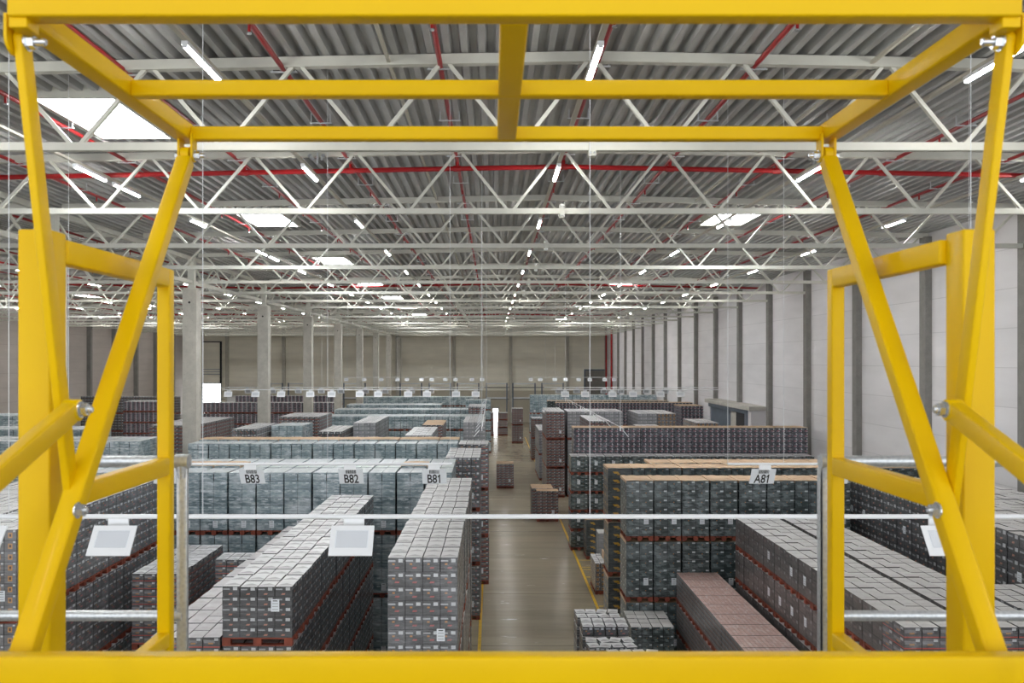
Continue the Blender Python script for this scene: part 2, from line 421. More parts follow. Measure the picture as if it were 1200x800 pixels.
# risers in the far right corner
for i, (x, y, lb) in enumerate(((16.3, 120.3, 'farther'), (16.3, 115.0, 'nearer'))):
    tag(MB().cyl((x-.25, y, 0), (x-.25, y, EYE+4), .13, M['red'], 10).build('riser_pipe', smooth=True), 'red vertical riser pipe in the far right corner, the %s of two' % lb, 'pipe')
# beige conduits
for x, c, lb in ((-1.68, NC, 'left of the middle light row'), (6.15, NC, 'left of the right light row')):
    z = roofz(x, c)-.12
    tag(MB().beam((x, 2, z), (x, YB-3, z), .055, .055, M['beige']).build('cable_conduit'), 'beige cable conduit running back under the roof, %s' % lb, 'conduit')

# LED strip rows
def make_led():
    t = empty('led_light', (0, 0, 0))
    MB().box(-.045, .045, -.76, .76, 0, .06, M['white']).build('housing', t)
    MB().box(-.026, .026, -.74, .74, -.03, -.001, M['led']).build('diffuser', t)
    for y in (-.76, .74): MB().box(-.034, .034, y, y+.02, -.034, 0, M['white']).build('end_cap', t)
    return t
ZL = EYE+4.3
led = make_led(); first = True
rows = [(x, s, 'right hall') for x, s in ((-9.25, 'leftmost'), (-4.2, 'second from left'), (1.48, 'middle'), (7.3, 'second from right'), (12.65, 'rightmost'))]
rows += [(x-30, s, 'left hall') for x, s in ((-9.25, 'leftmost'), (-4.2, 'second from left'), (1.48, 'middle'), (7.3, 'second from right'), (12.65, 'rightmost'))]
for x, s, hall in rows:
    tag(MB().box(x-.04, x+.04, 1, YB-6, ZL+.07, ZL+.12, M['beige']).build('light_trunk'), 'beige light trunking of the %s lamp row in the %s' % (s, hall), 'trunking')
    ys = [12.4+7.25*k for k in range(-2, 15)]
    if x == -9.25: ys = sorted(ys+[21.6, 36.1])
    if hall == 'left hall': ys = [y for y in ys if y > 25]
    n = 0
    for y in ys:
        n += 1
        lab = '%s LED strip lamp from front, %s row, %s' % (ordn(n), s, hall)
        if first: led.location = (x, y, ZL); tag(led, lab, 'ceiling light', 'LED strip lamps in rows under the roof'); first = False
        else: dup(led, (x, y, ZL), lab)
# skylights
n = 0
def skylight(x, y, c, lab):
    t = empty('skylight', (x, y, roofz(x, c)-.02)); tag(t, lab, 'skylight', 'roof skylights')
    w, l = .72, 1.38
    MB().box(-w, w, -l, l, -.012, 0, M['sky']).build('glazing', t)
    b = MB()
    b.box(-w-.07, w+.07, -l-.07, -l, -.1, .16, M['steel']); b.box(-w-.07, w+.07, l, l+.07, -.1, .16, M['steel'])
    b.box(-w-.07, -w, -l, l, -.1, .16, M['steel']); b.box(w, w+.07, -l, l, -.1, .16, M['steel']); b.build('frame', t)
for k in range(8): skylight(-7.6, 16.85+12*k, NC, '%s white skylight from the front, left of the main aisle' % ordn(k+1))
for k in range(4): skylight(8.1, 28.9+24*k, NC, '%s white skylight from the front, right of the main aisle' % ordn(k+1))
for k in range(5): skylight(-31, 40.9+12*k, NC-30, '%s white skylight from the front, over the left hall' % ordn(k+1))
# small floodlight pairs on the second truss
for px, lb in ((372, 'left'), (954, 'right')):
    p = at(px, 187, 19.76); t = empty('floodlight', p); tag(t, 'small grey twin spotlight clipped under the roof, the %s one' % lb, 'spotlight')
    b = MB()
    for s in (-1, 1): b.cyl((s*.1, 0, 0), (s*.16, -.12, .07), .035, M['grey'], 8, .05)
    b.build('heads', t); MB().box(-.015, .015, -.02, .07, -.1, .16, M['galv']).build('bracket', t)

# ------------------------------------------------------------------ floor markings
struct(MB().box(3.78, 3.88, 18, 100, .001, .004, M['lineyel']).build('trim_90'))
struct(MB().box(-.46, -.36, 12, 100, .001, .004, M['lineyel']).build('trim_91'))
for i, y in enumerate((38.4, 37.1, 36.7, 35.4, 34.0, 31.2, 30.2)):
    struct(MB().box(3.9, 4.6, y, y+.08, .001, .003, M['lineyel']).build('trim_%d' % (92+i)))

# ------------------------------------------------------------------ openings at the far end
t = empty('door_1', (-40.75, YB-.02, 0)); struct(t)
MB().box(-1.3, 1.3, -.02, 0, 0, 5.6, M['daylight']).build('doorway_light', t)
b = MB(); b.box(-1.45, -1.3, -.2, 0, 0, 5.75, M['grey']); b.box(1.3, 1.45, -.2, 0, 0, 5.75, M['grey']); b.box(-1.45, 1.45, -.2, 0, 5.6, 5.75, M['grey']); b.build('door_frame', t)
b = MB(); b.box(-1.3, 1.3, -.12, -.05, 7.1, 11.6, M['bwall']); b.box(1.25, 1.45, -.3, -.02, 5.7, 11.7, M['dark']); b.box(-1.3, 1.45, -.14, -.02, 11.6, 11.75, M['dark'])
for k in range(3): b.box(-1.2, 1.2, -.16, -.02, 6.9+.35*k, 7.05+.35*k, M['grey'])
b.build('raised_door_leaf', t)
t = empty('door_2', (.46, YB-.02, 0)); struct(t)
MB().box(-.36, .36, -.02, 0, 0, 1.95, M['daylight']).build('doorway_light', t)
b = MB(); b.box(-.52, -.42, -.1, 0, 0, 2.2, M['grey']); b.box(.42, .52, -.1, 0, 0, 2.2, M['grey']); b.box(-.52, .52, -.1, 0, 2.1, 2.2, M['grey']); b.build('door_frame', t)
t = empty('door_3', (15, YB-.02, 0)); struct(t)
MB().box(-1.5, 1.5, -.06, 0, 0, 7.5, M['concd']).build('door_leaf', t)
b = MB(); b.box(-1.7, -1.5, -.15, 0, 0, 7.7, M['door']); b.box(-1.5, 1.5, -.15, 0, 7.5, 7.7, M['door']); b.build('door_frame', t)
# white dock cabin / doors far left
for i, (x0, x1, h) in enumerate(((-44+1.5, -42.4, 4.3), (-38, -34.5, 3.8))):
    t = empty('dock_shelter', ((x0+x1)/2, YB-1.2, 0)); tag(t, 'white dock cabin at the far wall %s the bright doorway' % ('left of', 'right of')[i], 'cabin')
    w = (x1-x0)/2
    MB().box(-w, w, -.6, .6, 0, h, M['white']).build('body', t); MB().box(-w-.08, w+.08, -.7, .62, h, h+.1, M['grey']).build('roof', t)
    MB().box(-w*.5, w*.5, -.64, -.6, h*.5, h*.8, M['door']).build('window', t)
# dock gates (goal posts) in front of the back wall
gates = [(570, 594), (536, 561), (503, 528), (469, 494), (403, 428), (601, 627), (635, 660), (338, 360), (317, 331)]
gates.sort()
for i, (a, c2) in enumerate(gates):
    d = 119.; x0, x1 = (a-577)*d/1000, (c2-577)*d/1000
    t = empty('guard_frame', ((x0+x1)/2, d, 0)); tag(t, '%s grey steel guard frame from the left, before the far wall' % ordn(i+1), 'guard frame', 'steel guard frames along the far wall')
    w = (x1-x0)/2
    for s in (-1, 1): MB().box(s*w-.09, s*w+.09, -.09, .09, 0, 5.85, M['door']).build('post', t)
    MB().box(-w, w, -.07, .07, 5.65, 5.8, M['galv']).build('top_beam', t)
    MB().box(-w, w, -.07, .07, 3.65, 3.85, M['galv']).build('cross_beam', t)
# sliding door portal in the right wall
t = empty('door_4', (15.75, 56, 0)); struct(t)
MB().box(-.5, .62, -5.3, 5.3, 6.0, 6.25, M['conc']).build('lintel', t)
MB().box(-.35, .62, 4.4, 5.2, 0, 6.0, M['rwall']).build('jamb', t)
MB().box(-.35, .62, -5.2, -4.3, 0, 6.0, M['rwall']).build('jamb', t)
MB().box(-.28, -.12, -.6, 4.4, 0, 5.8, M['door']).build('door_leaf', t)
MB().box(-.3, .6, -2.0, -.7, 0, 6.0, M['conc']).build('pier', t)
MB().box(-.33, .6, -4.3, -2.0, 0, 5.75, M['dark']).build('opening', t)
b = MB(); b.box(-.42, -.3, -4.6, 4.6, 5.75, 6.0, M['door']); b.box(-.42, -.3, -4.6, -4.1, 0, 5.75, M['door']); b.build('door_rail', t)

# ================================================================== PALLET LOADS
TYPES = {  # key: W, D, H, nx, ny, nz, side, top, cap, look, label sheet (side,x,z)
 'silver':  (1.2, .8, 1.87, 4, 2, 7, 's_silver', 't_pale', False, 'silver-wrapped', 1),
 'grey5':   (1.2, .8, 1.02, 4, 2, 5, 's_dark', 't_pale', False, 'charcoal carton', 1),
 'redlow':  (1.2, .8, 1.05, 4, 2, 5, 's_red', 't_red', False, 'red-trayed', 0),
 'redline': (1.2, .8, 1.87, 4, 2, 9, 's_red', 't_pale', False, 'red-striped', 1),
 'redcard': (1.2, .8, 1.70, 4, 2, 9, 's_red', 't_pale', True, 'red-striped cardboard-topped', 1),
 'teal':    (.8, 1.2, 1.87, 2, 4, 7, 's_teal', 't_teal', False, 'teal-wrapped', 1),
 'tealcap': (.8, 1.2, 1.87, 2, 4, 7, 's_teal', 't_teal', True, 'teal cardboard-topped', 0),
 'green':   (.8, 1.2, 1.78, 2, 3, 6, 's_green', 't_teal', True, 'dark green cardboard-topped', 1),
 'figure':  (.8, 1.2, 1.78, 1, 3, 6, 's_fig', 't_teal', True, 'black-and-yellow', 0),
 'low':     (.8, 1.2, .885, 2, 3, 4, 's_green', 't_pale', False, 'low dark teal', 1),
 'pattern': (.8, 1.2, 1.87, 3, 4, 7, 's_pattern', 't_pale', True, 'black-and-white printed', 0),
 'chevron': (.8, 1.2, 1.02, 2, 3, 5, 's_pattern', 't_plain', False, 'low printed', 0),
 'tealow':  (.8, 1.2, 1.02, 2, 3, 5, 's_teal', 't_teal', False, 'low teal-wrapped', 0),
 'can':     (1.2, .8, .90, 12, 8, 6, 's_can', 't_pink', False, 'pink-topped can', 0),
 'slab':    (1.2, .8, .90, 4, 2, 3, 's_brown', 't_plain', False, 'grey-brown carton', 2),
 'slabred': (1.2, .8, .90, 4, 2, 4, 's_red', 't_plain', False, 'black-and-red carton', 0),
 'tall':    (1.2, .8, 1.78, 4, 2, 6, 's_dark', 't_plain', False, 'black carton', 2),
 'orange':  (1.2, .8, 1.87, 5, 3, 8, 's_orange', 't_plain', False, 'orange-badged', 1),
 'plain':   (1.2, .8, 1.87, 4, 2, 8, 's_grey', 't_pale', False, 'light grey carton', 0),
 'plainlow':(1.2, .75, 1.56, 4, 2, 6, 's_green', 't_plain', False, 'grey-lidded', 0),
 'half':    (.4, .8, 1.2, 2, 3, 6, 's_orange', 't_pale', False, 'narrow orange-badged', 0),
}
PH = .144
def pallet_mb(W, D):
    b = MB(); m = M['pallet']
    nb = 5 if W >= D else 7
    ey = D
    for i in range(5):                                   # deck boards run along the long side
        if W >= D: y = -D/2+.05+i*(D-.1)/4; b.box(-W/2, W/2, y-.05, y+.05, PH-.022, PH, m)
        else: x = -W/2+.05+i*(W-.1)/4; b.box(x-.05, x+.05, -D/2, D/2, PH-.022, PH, m)
    for i in (-1, 0, 1):
        if W >= D:
            b.box(i*(W/2-.07)-.07, i*(W/2-.07)+.07, -D/2, D/2, PH-.044, PH-.022, m)
            b.box(-W/2, W/2, i*(D/2-.05)-.05, i*(D/2-.05)+.05, .0, .022, m)
        else:
            b.box(-W/2, W/2, i*(D/2-.07)-.07, i*(D/2-.07)+.07, PH-.044, PH-.022, m)
            b.box(i*(W/2-.05)-.05, i*(W/2-.05)+.05, -D/2, D/2, 0, .022, m)
        for j in (-1, 0, 1):
            b.box(i*(W/2-.07)-.07, i*(W/2-.07)+.07, j*(D/2-.05)-.05, j*(D/2-.05)+.05, .022, PH-.044, m)
    return b
def cartons_mb(key):
    W, D, H, nx, ny, nz, sm, tm, cap, look, lb = TYPES[key]
    b = MB(); rnd = random.Random(key); S, T = M[sm], M[tm]
    w, d, h = W/nx, D/ny, (H-PH)/nz; g = .0045 if nx < 9 else .002; gx = .009 if nx < 9 else .002
    for k in range(nz):
        for i in range(nx):
            for j in range(ny):
                edge = i in (0, nx-1) or j in (0, ny-1); topl = k == nz-1
                if not (edge or topl): continue
                q_ = 0 if nx >= 9 else 1
                jx, jy = rnd.uniform(-.003, .003)*q_, rnd.uniform(-.003, .003)*q_
                gi, gj = (gx, g) if topl else (.0035, .0035)
                x0, x1 = -W/2+i*w+(gi if i else .004)+jx, -W/2+(i+1)*w-(gi if i < nx-1 else .004)+jx
                y0, y1 = -D/2+j*d+gj+jy, -D/2+(j+1)*d-gj+jy
                z0, z1 = PH+k*h+.001, PH+(k+1)*h-.003
                if topl and q_: z1 += rnd.uniform(-.006, .008)
                U, V = i+10*j, k
                q = [(U, V), (U+.999, V), (U+.999, V+.999), (U, V+.999)]
                if j == 0: b.quad([(x0,y0,z0),(x1,y0,z0),(x1,y0,z1),(x0,y0,z1)], S, q)
                if j == ny-1: b.quad([(x1,y1,z0),(x0,y1,z0),(x0,y1,z1),(x1,y1,z1)], S, q)
                U2 = j+30+i; q2 = [(U2, V), (U2+.999, V), (U2+.999, V+.999), (U2, V+.999)]
                if i == nx-1: b.quad([(x1,y0,z0),(x1,y1,z0),(x1,y1,z1),(x1,y0,z1)], S, q2)
                if i == 0: b.quad([(x0,y1,z0),(x0,y0,z0),(x0,y0,z1),(x0,y1,z1)], S, q2)
                if topl:
                    q3 = [(i, j), (i+.999, j), (i+.999, j+.999), (i, j+.999)]
                    b.quad([(x0,y0,z1),(x1,y0,z1),(x1,y1,z1),(x0,y1,z1)], T, q3)
                    # little walls so gaps between top cartons read
                    zz = z1-.05
                    if i < nx-1: b.quad([(x1,y0,zz),(x1,y1,zz),(x1,y1,z1),(x1,y0,z1)], S)
                    if i > 0: b.quad([(x0,y1,zz),(x0,y0,zz),(x0,y0,z1),(x0,y1,z1)], S)
                    if j > 0: b.quad([(x0,y0,zz),(x1,y0,zz),(x1,y0,z1),(x0,y0,z1)], S)
                    if j < ny-1: b.quad([(x1,y1,zz),(x0,y1,zz),(x0,y1,z1),(x1,y1,z1)], S)
    b.box(-W/2+.02, W/2-.02, -D/2+.02, D/2-.02, PH, H-.04, M['dark'])
    return b
def cap_mb(key):
    W, D, H = TYPES[key][:3]; b = MB(); n = 8; rnd = random.Random(key+'c'); z = H+.004
    hs = [[rnd.uniform(0, .02) for _ in range(n+1)] for _ in range(n+1)]
    for i in range(n):
        for j in range(n):
            f = lambda a, c: (-W/2-.005+a*(W+.01)/n, -D/2-.005+c*(D+.01)/n, z+hs[a][c])
            b.quad([f(i,j), f(i+1,j), f(i+1,j+1), f(i,j+1)], M['card'])
    for x in (-W/2-.006, W/2+.006): b.quad([(x,-D/2,H-.06),(x,D/2,H-.06),(x,D/2,z+.01),(x,-D/2,z+.01)], M['card'])
    return b
def sheet_mb(key):
    W, D, H, *_ , lb = TYPES[key]; b = MB(); rnd = random.Random(key+'s')
    if lb == 2:   # on the end facing the aisle side
        sides = ((-W/2-.012, -W/2-.008),)
        b.box(-W/2-.012, -W/2-.008, -.1, .05, H*.45, H*.45+.2, M['paper'])
        for k in range(3): b.box(-W/2-.014, -W/2-.010, -.08, .03, H*.45+.03+.05*k, H*.45+.045+.05*k, M['grey'])
    else:
        x0 = W*.5-.36; z0 = PH+.30 if H > 1.2 else PH+.45
        if key in ('teal', 'green'): x0, z0 = -.02 if key == 'teal' else .12, PH+.08
        if key == 'green': z0 = .5
        if key == 'low': x0, z0 = -.1, .45
        b.box(x0, x0+.14, -D/2-.012, -D/2-.008, z0, z0+.21, M['paper'])
        for k in range(3): b.box(x0+.02, x0+.12, -D/2-.014, -D/2-.010, z0+.03+.05*k, z0+.045+.05*k, M['grey'])
        b.box(x0+.03, x0+.11, -D/2-.014, -D/2-.010, z0+.175, z0+.19, M['black'])
    return b
PART = {}
def parts_of(key):
    if key not in PART:
        W, D = TYPES[key][:2]
        L = [('pallet', pallet_mb(W, D)), ('cartons', cartons_mb(key))]
        if TYPES[key][8]: L.append(('cardboard_cap', cap_mb(key)))
        if TYPES[key][10]: L.append(('label_sheet', sheet_mb(key)))
        PART[key] = [(n, m, m.mesh(n)) for n, m in L]
    return PART[key]
CAND = []   # (score, key, x, y, z, rz, label, group)
BN = {}
def block(where, x0, d0, nx, ny, layers, key, gapx=.025, gapy=.028, sideview=None, inset=(0, 0, 0), jit=.012, top=None, missing=(), back=None, dz=None):
    """rows of loads; x0 = left side, d0 = front; key may be a function (i,j,k)->type"""
    f = key if callable(key) else (lambda i, j, k: key)
    T0 = TYPES[f(0, 0, 0)]; W, D = T0[0], T0[1]
    xc = x0+nx*(W+gapx)/2
    for i in range(nx):
        for j in range(ny):
            z = 0
            for k in range(layers):
                kk = f(i, j, k)
                if kk is None: continue
                H = TYPES[kk][2]
                vis = k == layers-1 or j == 0 or (xc < 0 and i == nx-1) or (xc > 0 and i == 0)
                if (i, j, k) in missing: continue
                x = x0+W/2+i*(W+gapx)+random.uniform(-jit, jit); y = d0+D/2+j*(D+gapy)+random.uniform(-jit, jit)*.5
                if vis:
                    lay = ('top' if k == layers-1 else 'lowest' if k == 0 else ordn(k+1)+'-tier') if layers > 1 else ''
                    pos = []
                    if nx > 1: pos.append('%s from left' % ordn(i+1))
                    if ny > 1: pos.append(('row %d' % (j+1)) if nx > 1 else '%s from front' % ordn(j+1))
                    lab = ', '.join([(lay+' ' if lay else '')+TYPES[kk][9]+' load']+pos)+', '+where
                    # projected visibility
                    sc = 1000/max(y-D/2, 1); xm = 577+x*sc; yt = 422+(EYE-z-H)*sc
                    inside = -20 < xm < 1220 and yt < 772
                    score = sc*(1 if inside else .0)
                    CAND.append((score, kk, x, y, z, random.uniform(-.003, .003), lab, 'pallet loads '+where))
                z += H+.008+(.024 if TYPES[kk][8] else 0)
            
# ---- left of the aisle
block('in the row under sign B81', -1.78, 14.6, 1, 12, 3, 'silver', sideview=1)
block('in the long row left of B81', -4.62, 14.6, 1, 12, 5, 'grey5')
block('in the row left of the long row', -5.9, 14.7, 1, 12, 4, 'redlow')
block('in the short block by the left post', -8.87, 21.0, 1, 4, 2, 'redline')
block('beside the short red-striped block', -7.32, 22.5, 1, 1, 2, 'redline')
block('in the tall left rows', -10.68, 17.0, 1, 10, 3, lambda i, j, k: 'orange' if j == 0 else 'silver')
block('in the outer left rows', -13.2, 17.0, 2, 9, 3, 'orange')
block('in the teal wall behind sign B83', -12.95, 25.6, 14, 3, 3, gapx=.04, key=lambda i, j, k: 'tealcap' if (j == 1 and i in (3,4,5,12)) else 'teal')
block('in the second teal wall', -12.3, 34.5, 13, 2, 3, gapx=.04, key=lambda i, j, k: 'tealcap' if j == 1 else 'teal')
block('at the aisle end of the second teal wall', -1.55+.2, 34.3, 1, 2, 3, 'redline')
block('along the aisle before the second teal wall', -1.62, 29.6, 1, 4, 3, 'silver')
block('in second teal wall left of columns', -30.3, 35.4, 19, 2, 3, 'teal')
block('in third teal wall left of columns', -30.3, 41.5, 13, 2, 3, 'teal')
block('brown-topped stack near the second column', -14.6, 33.0, 1, 1, 3, 'redcard')
block('in the grey stub behind the second teal wall', -7.5, 46.0, 1, 7, 3, 'plain')
block('in the low grey tiled stub', -3.95, 38.4, 1, 6, 3, 'plain')
block('in the brown-topped stub mid left', -4.15, 50.5, 1, 5, 3, 'redcard')
block('in the tiled stub by the aisle', -1.6, 46.5, 1, 6, 3, 'plain')
block('in the dark stub left of the column', -17.8, 44.2, 2, 8, 3, 'redline')
block('in the silver stub beyond the column', -12.75, 41.8, 1, 5, 3, 'silver')
block('in the dark teal stub beyond the column', -11.4, 44.0, 2, 2, 3, 'teal')
block('in the brown stub beyond the column', -12.75, 50.9, 2, 5, 3, 'redline')
block('in the black stub left of the grey stub', -8.9, 43.6, 1, 5, 3, 'tall')
block('in the third wall left', -12.1, 59.0, 14, 2, 5, 'tealow')
block('in the fourth wall left', -12.4, 67.0, 14, 2, 5, 'tealow')
block('in the fifth wall left', -12.7, 74.2, 10, 2, 5, 'tealow')
block('in the sixth wall left', -14.4, 90.0, 15, 2, 5, 'tealow')
block('in the aisle end piece of the sixth wall', -2.6, 83.0, 3, 2, 5, 'tealow')
block('in the printed wall far left', -26.5, 78.0, 15, 1, 5, 'chevron')
block('in the farthest printed wall', -28.0, 93.0, 14, 1, 5, 'chevron')
block('in the lone printed block far left', -34.6, 80.0, 4, 2, 5, 'chevron')
block('in the dark wall far left', -41.5, 86.0, 8, 1, 3, 'tall')
block('in the rows before the dark wall', -42, 52.0, 18, 2, 3, 'teal')
block('in the edge stacks far down the aisle left', -1.75, 62, 1, 5, 3, 'redline')
# ---- right of the aisle
def r1(i, j, k): return 'green'
block('in the dark green wall under sign A81', 3.98, 25.4, 8, 1, 3, 'green', gapx=.04)
block('in the second green wall', 3.85, 28.4, 13, 1, 3, lambda i, j, k: 'figure' if i == 0 else 'green')
block('in the third green wall', 5.5, 29.75, 11, 1, 3, 'green')
block('in the low five-layer wall', 3.72, 40.4, 14, 1, 5, 'low')
block('in the black-and-white printed wall', 4.0, 42.0, 14, 1, 3, 'pattern')
block('in the red-striped aisle tower', 3.55, 56.0, 1, 6, 3, 'redline')
block('beside the red-striped aisle tower', 4.95, 56.2, 3, 4, 3, 'plain')
block('in the two-layer aisle tower', 3.56, 77.0, 1, 3, 2, 'redline')
block('in the slim aisle tower', 3.5, 64.0, 1, 7, 2, 'plain')
block('in the free tower in the aisle', 2.15, 93.0, 1, 2, 2, 'redline')
block('in the far right wall', 3.66, 83.0, 15, 1, 3, 'teal')
block('in the dark far right wall', 4.9, 75.5, 13, 1, 3, 'green')
block('in the printed far right wall', 5.0, 66.8, 13, 1, 3, 'pattern')
block('in the orange-badged stub right', 9.2, 54.0, 2, 5, 3, lambda i, j, k: 'orange' if i == 1 else 'plain')
block('in the red-striped stub right', 5.35, 47.3, 1, 6, 3, 'redline')
block('in the pale stub behind the printed wall', 7.4, 43.4, 1, 2, 3, 'plain')
block('in the printed block by the right wall', 13.7, 62.0, 2, 2, 3, 'pattern')
block('in the orange-badged stub by the right wall', 11.0, 46.0, 1, 4, 3, 'orange')
block('standing free in the aisle', .3, 60.0, 1, 2, 1, 'redcard')
block('front one right of the aisle', 2.47, 47.6, 1, 1, 1, 'redcard')
block('behind the brown-topped load by the aisle', 2.25, 48.6, 1, 2, 1, 'redcard')
block('by the yellow line, brown topped', 4.25, 38.6, 1, 1, 1, 'figure')
block('by the yellow line, narrow', 3.95, 32.8, 1, 2, 1, 'half')
block('low behind the loose cartons', 3.88, 23.8, 1, 2, 1, 'plainlow', gapy=.05)
block('in the pink-topped can row', 5.45, 16.2, 1, 11, 3, 'can', jit=.003)
block('in the tiled rows right of the cans', 6.9, 14.3, 1, 10, 5, lambda i, j, k: 'slabred' if j == 0 else 'slab')
block('in the rear stacks of the tiles', 6.9, 22.6, 1, 2, 5, 'slab')
block('in the second tiled row right', 8.22, 14.3, 1, 12, 5, lambda i, j, k: 'slabred' if j == 0 else 'slab')
block('in the third tiled row right', 9.52, 14.6, 1, 3, 5, 'slabred')
block('in the black wall at far right', 11.0, 16.6, 3, 12, 3, 'tall')
block('at the far end of the aisle, left of the doorway', -1.05, 102.0, 1, 2, 3, 'slabred')
block('at the far end of the aisle, right of the doorway', .62, 102.0, 1, 2, 3, 'slabred')

CAND.sort(key=lambda c: -c[0])
NIND = 300
hash_ = lambda x, y, z: (math.sin(x*12.9+y*78.2+z*37.7)*43758.5) % 1.0
seen = {}
rest = MB()
for n, (score, key, x, y, z, rz, lab, grp) in enumerate(CAND):
    P = parts_of(key)
    if n < NIND and score > 0:
        e = empty('pallet_load', (x, y, z), rz); tag(e, lab, 'pallet load', grp)
        for nm, mb, me in P:
            if nm == 'label_sheet' and TYPES[key][10] == 2 and hash_(x, y, z) > .35: continue
            o = bpy.data.objects.new(nm, me); COL.objects.link(o); o.parent = e
    else:
        mt = Matrix.Translation((x, y, z)) @ Matrix.Rotation(rz, 4, 'Z')
        for nm, mb, me in P:
            i0 = len(rest.v); c_, s_ = math.cos(rz), math.sin(rz)
            rest.v += [(x+a*c_-b_*s_, y+a*s_+b_*c_, z+q) for a, b_, q in mb.v]
            rest.f += [tuple(i0+q for q in f) for f in mb.f]
            mm = [rest.mi(m) for m in mb.mats]; rest.m += [mm[q] for q in mb.m]; rest.uv += mb.uv
print('LOADS', len(CAND))
o = rest.build('pallet_load_rows'); tag(o, 'distant and half-hidden rows of wrapped pallet loads across the warehouse', 'pallet loads', kind='stuff')

# loose, tilted cartons on open loads by the aisle
def carton_mb(h=.25):
    b = MB(); S, T = M['s_silver'], M['t_pale']; x, y = .135, .178
    q = [(0,0),(.99,0),(.99,.99),(0,.99)]
    for pts, m in (([(-x,-y,0),(x,-y,0),(x,-y,h),(-x,-y,h)],S), ([(x,y,0),(-x,y,0),(-x,y,h),(x,y,h)],S), ([(x,-y,0),(x,y,0),(x,y,h),(x,-y,h)],S), ([(-x,y,0),(-x,-y,0),(-x,-y,h),(-x,y,h)],S), ([(-x,-y,h),(x,-y,h),(x,y,h),(-x,y,h)],T), ([(-x,y,0),(x,y,0),(x,-y,0),(-x,-y,0)],S)):
        b.quad(pts, m, q)
    return b.mesh('carton')
cme = carton_mb()
stands = [(2.27, 23.0, 2.07, 1, 'rearmost'), (2.31, 21.9, 2.16, 0, 'third from the front'), (2.33, 20.8, 2.0, 1, 'second from the front'), (2.75, 19.75, 2.05, 1, 'front')]
for x0, y0, zt, loose, nm in stands:
    base = zt-.255
    TYPES['open'+nm] = (1.2, .8, base, 4, 2, 7, 's_silver', 't_pale', False, 'open-topped silver', 1)
    e = empty('pallet_load', (x0+.6, y0+.4, 0)); tag(e, 'silver carton load carrying loose cartons by the aisle, the %s of four' % nm, 'pallet load', 'open silver loads by the aisle')
    for pn, mb, me in parts_of('open'+nm):
        o = bpy.data.objects.new(pn, me); COL.objects.link(o); o.parent = e
    for j in range(2):
        for i in range(4):
            o = bpy.data.objects.new('loose_carton', cme); COL.objects.link(o)
            r = random.uniform(-.5, .5) if loose else random.uniform(-.03, .03)
            if nm in ('rearmost',) and i < 2: r *= .3
            sx = random.uniform(-.01, .01)
            k_ = .35 if abs(r) > .12 else 1
            o.location = (x0+.15+.30*i+sx, y0+.2+.4*j, base+.004); o.rotation_euler = (random.uniform(-.008, .008), 0, r*.55)
            tag(o, 'silver carton lying on the %s open load, %s row, %s from left' % (nm, ('front', 'back')[j], ordn(i+1)), 'carton', 'loose cartons on the open loads')
# brown board leaning by the narrow loads
tag(MB().box(4.38, 4.43, 32.6, 34.2, 0, 1.45, M['card']).build('cardboard_panel'), 'thin brown cardboard panel standing beside the narrow load by the yellow line', 'cardboard')
tag(MB().box(4.55, 4.95, 36.6, 37.4, 0, 1.55, M['s_grey']).box(4.55, 4.95, 36.6, 37.4, 1.56, 1.6, M['t_plain']).build('white_carton_stack'), 'slim pale carton stack behind the narrow load right of the aisle', 'carton stack')

# ================================================================== HANGING SIGNS
def text_mesh(s, size):
    cu = bpy.data.curves.new('txt', 'FONT'); cu.body = s; cu.size = size; cu.align_x = 'CENTER'; cu.extrude = .0008; cu.offset = size*.016
    ob = bpy.data.objects.new('txt', cu); COL.objects.link(ob)
    dg = bpy.context.evaluated_depsgraph_get(); me = bpy.data.meshes.new_from_object(ob.evaluated_get(dg)); bpy.data.objects.remove(ob)
    if s.endswith('1'):                                   # give the figure 1 its flag
        v = [tuple(p.co) for p in me.vertices]; f = [tuple(p.vertices) for p in me.polygons]
        xm = max(p[0] for p in v); ym = max(p[1] for p in v); n = len(v); w = size*.11
        v += [(xm-w*.5, ym, 0), (xm-w*.5, ym-w*1.3, 0), (xm-w*2.3, ym-w*2.6, 0), (xm-w*2.3, ym-w*1.5, 0)]
        f.append((n, n+3, n+2, n+1)); me = bpy.data.meshes.new('lettering'); me.from_pydata(v, [], f)
    me.materials.clear(); me.materials.append(M['black']); return me
TXT = {}
SW, SH = .42, .31
